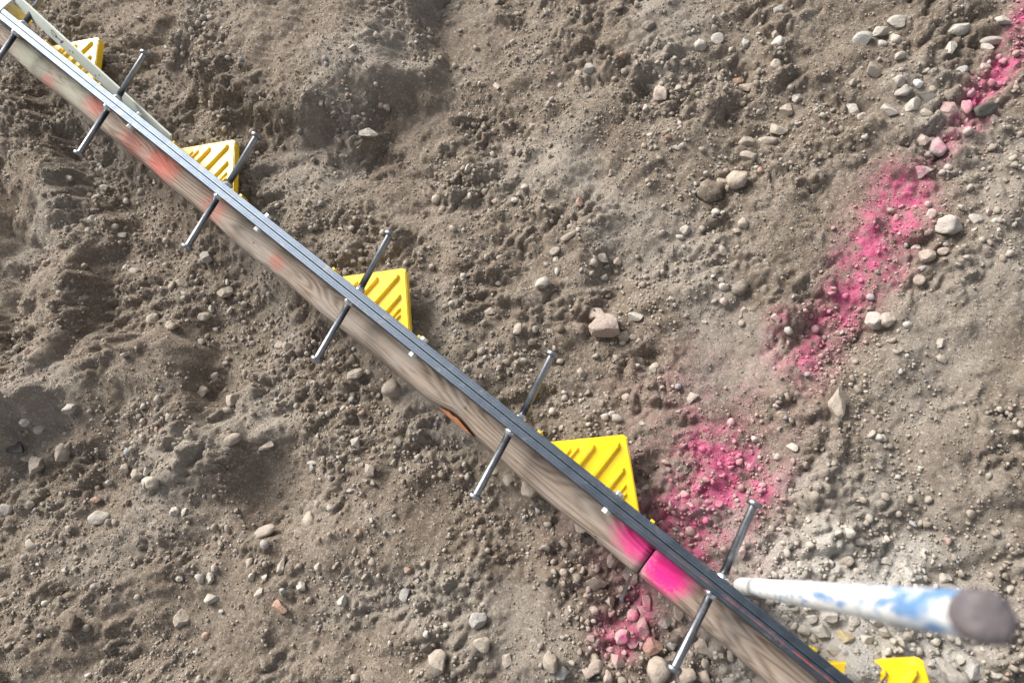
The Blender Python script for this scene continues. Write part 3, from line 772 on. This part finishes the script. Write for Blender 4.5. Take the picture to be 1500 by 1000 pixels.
for cx, cy, w, h, c, k, an, lb, sk in SPECIAL:
    pt = None
    if cx in (1417,): pt = 1.0
    if cx in (1441,): pt = 0.0
    if cx == 1394: pt = .35
    if cx == 1376: pt = .5
    stone(cx, cy, w, h, c, k, an, lb, sk, pt, 3)
OTHER = [
 (1040, 280, 36, 34, 'tan', d_), (1253, 155, 21, 26, 'pale', a_), (1258, 176, 19, 14, 'tan', r_), (1309, 155, 28, 18, 'pale', a_), (1338, 153, 30, 20, 'pale', a_), (1360, 161, 19, 14, 'tan', r_),
 (1265, 60, 30, 26, 'grey', a_), (1287, 48, 24, 22, 'pale', a_), (1316, 30, 27, 20, 'pale', a_), (1312, 56, 17, 18, 'pale', r_), (1290, 67, 14, 14, 'pale', r_), (1320, 64, 16, 10, 'pale', r_), (1412, 26, 30, 28, 'pale', a_), (1472, 28, 30, 16, 'pale', a_), (1462, 52, 40, 13, 'pale', a_), (1395, 70, 24, 20, 'pale', a_),
 (1051, 56, 20, 22, 'pale', r_), (1027, 60, 16, 20, 'pale', r_), (1139, 63, 20, 18, 'pale', r_), (1138, 90, 17, 18, 'tan', r_), (1093, 60, 14, 20, 'grey', a_), (1137, 41, 14, 12, 'tan', r_), (1155, 157, 23, 30, 'tan', a_), (1173, 130, 16, 16, 'pale', r_), (1140, 188, 26, 18, 'tan', r_), (1127, 206, 26, 17, 'tan', r_), (1096, 207, 27, 20, 'tan', r_), (1097, 227, 26, 20, 'tan', a_), (1079, 116, 16, 12, 'red', a_), (1096, 121, 22, 18, 'tan', r_),
 (1318, 118, 20, 18, 'pale', r_), (1325, 131, 26, 18, 'pale', r_), (1362, 132, 28, 18, 'pale', r_), (1412, 100, 20, 14, 'grey', r_), (1440, 76, 20, 16, 'pale', a_), (1320, 83, 20, 16, 'pale', a_), (1280, 100, 22, 26, 'tan', a_), (1361, 190, 22, 18, 'rosy', a_), (1372, 198, 12, 10, 'rosy', r_), (1360, 224, 12, 9, 'rosy', r_), (1401, 229, 12, 10, 'pale', r_), (1350, 250, 26, 22, 'pale', r_), (1424, 134, 18, 12, 'pale', r_), (1445, 93, 18, 14, 'rosy', r_), (1468, 117, 14, 10, 'rosy', r_),
 (945, 160, 10, 14, 'pale', a_), (862, 103, 18, 20, 'pale', a_), (847, 105, 10, 14, 'tan', r_), (752, 290, 16, 14, 'pale', a_), (685, 247, 14, 12, 'pale', a_), (770, 272, 15, 12, 'pale', a_), (687, 284, 10, 12, 'pale', r_), (638, 290, 13, 13, 'tan', r_), (647, 304, 10, 11, 'tan', r_), (778, 181, 12, 16, 'tan', a_), (797, 183, 11, 11, 'tan', a_), (727, 125, 10, 18, 'rosy', r_), (953, 196, 9, 10, 'pale', a_), (896, 247, 14, 14, 'tan', r_), (990, 208, 10, 8, 'pale', a_), (967, 117, 10, 12, 'pale', r_),
 (833, 344, 28, 10, 'tan', r_), (836, 331, 11, 9, 'pale', r_), (847, 335, 8, 8, 'pale', r_), (812, 366, 16, 12, 'tan', r_), (814, 378, 15, 9, 'pale', r_), (884, 376, 17, 20, 'tan', a_), (905, 382, 12, 19, 'rosy', a_), (795, 416, 22, 18, 'pale', a_), (932, 463, 24, 15, 'pale', a_), (914, 490, 16, 16, 'tan', r_), (927, 491, 10, 10, 'tan', r_), (936, 498, 11, 10, 'pale', a_), (897, 463, 10, 8, 'tan', r_), (912, 502, 11, 9, 'tan', r_), (1004, 334, 14, 18, 'pale', r_), (996, 346, 12, 11, 'pale', r_), (1060, 363, 19, 18, 'tan', a_), (1088, 325, 16, 18, 'tan', r_), (1061, 418, 14, 12, 'pale', r_), (1085, 420, 28, 24, 'tan', d_), (1061, 440, 11, 13, 'rosy', r_), (960, 536, 14, 18, 'tan', r_), (983, 437, 9, 9, 'pale', a_), (758, 482, 17, 18, 'tan', a_), (727, 408, 10, 8, 'pale', r_), (1090, 453, 11, 11, 'tan', r_), (1087, 472, 10, 10, 'tan', r_), (715, 453, 22, 18, 'tan', a_), (805, 484, 11, 8, 'tan', r_), (1033, 470, 10, 8, 'pale', r_),
 (1015, 580, 22, 18, 'pale', a_), (917, 580, 13, 12, 'rosy', r_), (903, 613, 17, 14, 'pale', a_), (895, 605, 12, 9, 'pale', r_), (940, 620, 9, 8, 'pale', a_), (852, 545, 16, 16, 'tan', r_), (1079, 335, 11, 9, 'tan', r_), (1364, 313, 16, 15, 'pale', r_), (1428, 322, 19, 15, 'pale', a_), (1428, 337, 13, 9, 'pale', r_), (1360, 369, 26, 22, 'tan', r_), (1349, 355, 13, 9, 'pale', r_), (1384, 365, 16, 13, 'rosy', r_), (1350, 407, 18, 20, 'tan', r_), (1358, 388, 18, 8, 'grey', r_), (1455, 305, 13, 12, 'rosy', a_), (1139, 462, 14, 16, 'tan', a_), (1305, 466, 22, 22, 'tan', r_), (1333, 472, 13, 12, 'pale', r_), (1383, 499, 13, 16, 'pale', a_), (1382, 524, 12, 16, 'tan', r_), (1088, 418, 14, 13, 'pale', r_), (1060, 262, 18, 14, 'tan', r_),
 (1162, 653, 17, 17, 'pale', a_), (1140, 668, 12, 10, 'pale', r_), (1085, 808, 17, 18, 'rosy', a_), (1240, 822, 20, 15, 'tan', r_), (1299, 823, 22, 15, 'pale', a_), (1267, 813, 10, 6, 'pale', r_), (1216, 830, 10, 12, 'rosy', r_), (1388, 847, 18, 18, 'pale', a_), (1464, 779, 12, 10, 'pale', a_), (1142, 774, 12, 10, 'pale', a_), (1130, 773, 12, 12, 'tan', r_), (1258, 836, 11, 9, 'pale', r_), (1100, 682, 13, 12, 'rosy', r_), (1004, 725, 16, 14, 'rosy', r_), (1009, 737, 10, 10, 'rosy', a_), (1039, 735, 11, 10, 'rosy', a_), (1053, 737, 12, 11, 'tan', r_), (969, 764, 8, 8, 'rosy', r_), (990, 775, 9, 8, 'rosy', a_), (1000, 782, 8, 7, 'rosy', r_), (934, 729, 12, 10, 'pale', r_), (933, 718, 12, 9, 'tan', r_), (948, 712, 18, 9, 'pale', r_), (976, 676, 13, 8, 'tan', r_), (978, 687, 12, 8, 'tan', a_), (1090, 795, 18, 14, 'pale', a_),
 (1217, 903, 24, 20, 'pale', a_), (1253, 908, 22, 18, 'pale', a_), (1205, 925, 26, 20, 'pale', a_), (1233, 960, 24, 18, 'pale', a_), (1283, 912, 17, 18, 'pale', a_), (1190, 905, 20, 16, 'pale', a_), (1270, 935, 20, 17, 'pale', a_), (1295, 925, 18, 16, 'pale', a_), (1300, 955, 22, 14, 'pale', r_), (1340, 950, 18, 14, 'pale', a_), (1330, 930, 16, 14, 'tan', r_), (1375, 938, 18, 14, 'pale', a_), (1430, 982, 27, 26, 'grey', a_), (1395, 988, 56, 26, 'pale', r_), (1410, 965, 22, 14, 'pale', a_), (1462, 990, 20, 14, 'pale', a_), (1165, 890, 14, 12, 'pale', r_), (1152, 905, 12, 10, 'pale', r_), (1245, 885, 16, 12, 'tan', r_), (1310, 905, 14, 12, 'pale', r_), (1358, 915, 18, 14, 'tan', r_),
 (1378, 55, 17, 12, 'red', d_), (1302, 66, 12, 9, 'red', a_), (1180, 925, 18, 16, 'pale', a_), (1222, 882, 20, 15, 'pale', a_), (1270, 890, 17, 14, 'pale', a_), (1143, 878, 13, 11, 'pale', a_), (1318, 940, 20, 16, 'pale', a_), (1200, 950, 15, 12, 'pale', r_), (1335, 905, 16, 13, 'pale', a_), (1290, 885, 15, 12, 'tan', r_), (1360, 958, 16, 13, 'pale', r_), (1212, 975, 14, 12, 'pale', a_), (330, 600, 14, 10, 'tan', r_), (392, 656, 28, 12, 'tan', r_), (248, 611, 10, 16, 'pale', r_), (316, 552, 14, 11, 'pale', r_), (334, 582, 22, 22, 'tan', r_), (300, 575, 18, 16, 'tan', r_), (433, 783, 22, 14, 'tan', r_), (449, 760, 20, 26, 'tan', r_), (389, 797, 14, 14, 'grey', r_), (451, 676, 16, 9, 'pale', r_), (452, 684, 12, 10, 'grey', a_), (60, 585, 24, 18, 'pale', r_), (92, 662, 24, 28, 'tan', a_), (54, 682, 26, 28, 'tan', a_), (38, 670, 26, 18, 'tan', r_), (183, 683, 14, 20, 'tan', a_), (200, 693, 18, 18, 'tan', r_), (212, 690, 10, 16, 'pale', a_), (213, 704, 20, 16, 'pale', a_), (222, 706, 22, 20, 'tan', r_), (140, 730, 15, 13, 'red', a_), (97, 774, 10, 10, 'rosy', r_), (254, 748, 16, 16, 'pale', r_), (270, 750, 11, 14, 'pale', a_), (42, 797, 24, 18, 'tan', r_), (5, 747, 18, 20, 'pale', r_), (10, 610, 18, 15, 'pale', r_), (36, 740, 16, 14, 'tan', r_), (30, 622, 16, 16, 'pale', r_), (100, 910, 36, 24, 'tan', d_), (262, 908, 26, 34, 'tan', a_), (262, 846, 12, 12, 'pale', a_), (291, 846, 13, 13, 'pale', r_), (309, 845, 16, 18, 'pale', a_), (362, 823, 11, 18, 'tan', r_), (366, 845, 14, 11, 'pale', a_), (385, 845, 10, 12, 'pale', a_), (463, 832, 14, 17, 'tan', r_), (440, 859, 16, 14, 'pale', a_), (411, 864, 11, 13, 'grey', a_), (306, 876, 20, 16, 'pale', a_), (377, 870, 13, 16, 'tan', r_), (408, 830, 14, 28, 'tan', r_), (502, 878, 16, 20, 'pale', a_), (592, 869, 20, 20, 'grey', a_), (511, 717, 18, 8, 'grey', r_), (480, 743, 10, 16, 'pale', r_), (521, 647, 12, 16, 'pale', a_), (520, 551, 30, 18, 'tan', r_), (580, 648, 14, 14, 'pale', a_), (540, 688, 18, 22, 'tan', r_), (595, 835, 14, 10, 'red', a_),
 (640, 972, 30, 40, 'tan', a_), (706, 940, 24, 30, 'tan', a_), (741, 966, 18, 22, 'tan', a_), (808, 972, 24, 28, 'tan', r_), (823, 985, 20, 18, 'grey', a_), (775, 713, 26, 28, 'tan', r_), (745, 700, 20, 18, 'tan', r_), (721, 688, 18, 14, 'tan', r_), (850, 770, 22, 20, 'tan', r_), (884, 790, 20, 22, 'tan', r_), (897, 818, 19, 25, 'rosy', a_), (922, 841, 22, 30, 'tan', r_), (907, 835, 12, 12, 'tan', r_), (907, 871, 12, 14, 'tan', a_), (950, 880, 20, 30, 'tan', r_), (975, 910, 22, 18, 'grey', a_), (994, 896, 17, 22, 'tan', a_), (1015, 904, 13, 11, 'tan', r_), (926, 943, 17, 20, 'rosy', a_), (940, 918, 24, 28, 'rosy', a_), (927, 900, 17, 17, 'rosy', r_), (943, 894, 16, 20, 'rosy', a_), (913, 934, 22, 24, 'rosy', a_), (894, 952, 14, 12, 'rosy', a_), (1030, 946, 26, 28, 'tan', r_), (1063, 943, 16, 18, 'tan', a_), (1073, 955, 17, 24, 'tan', a_), (1057, 959, 9, 16, 'tan', r_), (1008, 991, 25, 26, 'tan', r_), (1032, 992, 22, 20, 'tan', r_), (874, 976, 24, 18, 'tan', r_), (889, 992, 16, 20, 'rosy', r_), (998, 924, 20, 16, 'tan', a_), (906, 966, 20, 22, 'tan', a_), (871, 965, 18, 16, 'tan', r_), (862, 985, 20, 16, 'rosy', a_), (893, 880, 16, 20, 'tan', a_), (826, 838, 12, 14, 'tan', r_), (902, 800, 16, 14, 'tan', r_), (970, 870, 16, 14, 'tan', r_), (985, 945, 16, 14, 'grey', r_),
 (113, 270, 14, 11, 'pale', r_), (143, 291, 15, 12, 'pale', r_), (162, 281, 16, 12, 'pale', r_), (184, 294, 11, 10, 'pale', r_), (175, 336, 12, 10, 'tan', r_), (180, 345, 16, 10, 'pale', r_), (193, 395, 15, 12, 'pale', r_), (177, 387, 10, 9, 'pale', r_), (263, 413, 20, 12, 'tan', r_), (250, 418, 10, 14, 'tan', r_), (270, 430, 9, 9, 'pale', r_), (219, 466, 20, 13, 'tan', r_), (305, 467, 20, 12, 'tan', r_), (258, 481, 19, 14, 'tan', r_), (315, 456, 10, 10, 'pale', r_), (301, 505, 12, 14, 'tan', r_), (403, 501, 17, 15, 'tan', r_), (423, 507, 18, 16, 'tan', r_), (125, 390, 12, 12, 'tan', r_), (88, 430, 10, 12, 'tan', r_),
 (1140, 20, 18, 12, 'pale', r_), (905, 12, 18, 12, 'tan', d_), (950, 30, 20, 14, 'tan', d_), (820, 480, 14, 12, 'tan', d_), (690, 520, 14, 16, 'tan', d_), (340, 330, 14, 10, 'tan', d_),
]
for t in OTHER:
    t = t[:5] + ((a_ if (t[5] == r_ and random.random() < .42) else t[5]),)
    stone(*t, random.uniform(-40, 40), None, random.uniform(.30, .47), None, 3 if max(t[2], t[3]) > 15 else 2)

# ------------------------------------------------------------------ gravel and crumbs, too many to count
def scatter(name, n, smin, smax, level, label, seed, dens, soilish):
    r = np.random.default_rng(seed)
    u = r.uniform(-1.1, 2.1, n * 7); v = r.uniform(-1.45, 1.05, n * 7)
    x = u * ct - v * st; y = u * st + v * ct
    w = dens(x, y) * np.clip(1 - np.maximum(np.maximum(-.62 - u, u - 1.64), np.maximum(-1.0 - v, v - .60)) / .12, .10, 1); k = r.uniform(0, 1, len(x)) < w
    k &= ~((np.abs(y + .018) < .034))
    for sx_, sy_, rr in placed:
        if rr > .008: k &= (np.hypot(x - sx_, y - sy_) > rr * .95)
    x, y = x[k][:n], y[k][:n]; m = len(x)
    tv = [stone_verts(level, kk, r)[0] for kk in ('angular', 'round', 'angular', 'clod', 'round', 'angular', 'clod', 'angular')] if level else [ICO[0][0] * r.uniform(.7, 1.25, (6, 1)) + r.normal(0, .16, (6, 3)) for _ in range(12)]
    F = ICO[level][1]; nvv = len(tv[0])
    pick = r.integers(0, len(tv), m)
    size = smin + (smax - smin) * r.power(.55, m) ** 1.0
    T = np.stack(tv)[pick] * (size[:, None, None] * .5)
    T *= r.uniform(.62, 1.18, (m, 1, 3))
    q = r.normal(size=(m, 4)); q /= np.linalg.norm(q, axis=1)[:, None]
    w_, a, b, c = q.T
    Rm = np.stack([np.stack([1 - 2 * (b * b + c * c), 2 * (a * b - c * w_), 2 * (a * c + b * w_)], 1), np.stack([2 * (a * b + c * w_), 1 - 2 * (a * a + c * c), 2 * (b * c - a * w_)], 1), np.stack([2 * (a * c - b * w_), 2 * (b * c + a * w_), 1 - 2 * (a * a + b * b)], 1)], 1)
    T = np.einsum('nij,nkj->nki', Rm, T)
    z = ground_z(x, y) + size * r.uniform(.02, .30, m)
    T += np.stack([x, y, z], 1)[:, None, :]
    V = T.reshape(-1, 3); FF = (F[None] + (np.arange(m) * nvv)[:, None, None]).reshape(-1, 3)
    me = fast_mesh(name, V, FF, level > 1)
    sh = np.where(r.uniform(0, 1, m) < soilish, r.uniform(.12, .66, m), r.uniform(.55, 1.0, m))
    pal = dust_light_at(x, y); sh = np.where(pal > .45, .80 + .12 * sh, sh)  # gravel in the patch whitened too, for dust and painted light
    attr(me, 'shade', np.repeat(sh, nvv))
    attr(me, 'paint', np.repeat(paint_at(x, y), nvv) * np.repeat(r.uniform(.45, 1.15, m), nvv))
    o = add_obj(name, me, M_GRAV); tag(o, label, 'gravel', None, 'stuff')
    return o
def dens1(x, y):
    c = .5 + .9 * gnoise(x, y, .16, 81) + .5 * gnoise(x, y, .05, 82)
    c += .35 * np.exp(-((y - .06) / .06) ** 2) + .4 * np.exp(-((y + .13) / .08) ** 2) + 1.0 * np.exp(-(np.hypot(x - dc[0], y - dc[1]) / .15) ** 2)
    return np.clip(c, .10, 1) * (1 - .85 * smooth_at(x, y))
scatter('gravel', 5200, .0065, .0135, 2, 'scattered small pebbles and crumbs all over the dirt', 5, lambda x, y: dens1(x, y) ** 1.4, .55)
scatter('fine_gravel', 31000, .0028, .0068, 1, 'fine grit and tiny stones covering the dirt', 6, dens1, .68)
def dens0(x, y):
    c = .62 + .8 * gnoise(x, y, .11, 83) + .5 * gnoise(x, y, .035, 84)
    return np.clip(c, .22, 1) * (1 - .15 * smooth_at(x, y))
scatter('grit', 82000, .0017, .0042, 0, 'sand grit and crumbs sprinkled over the whole dirt', 8, dens0, .80)
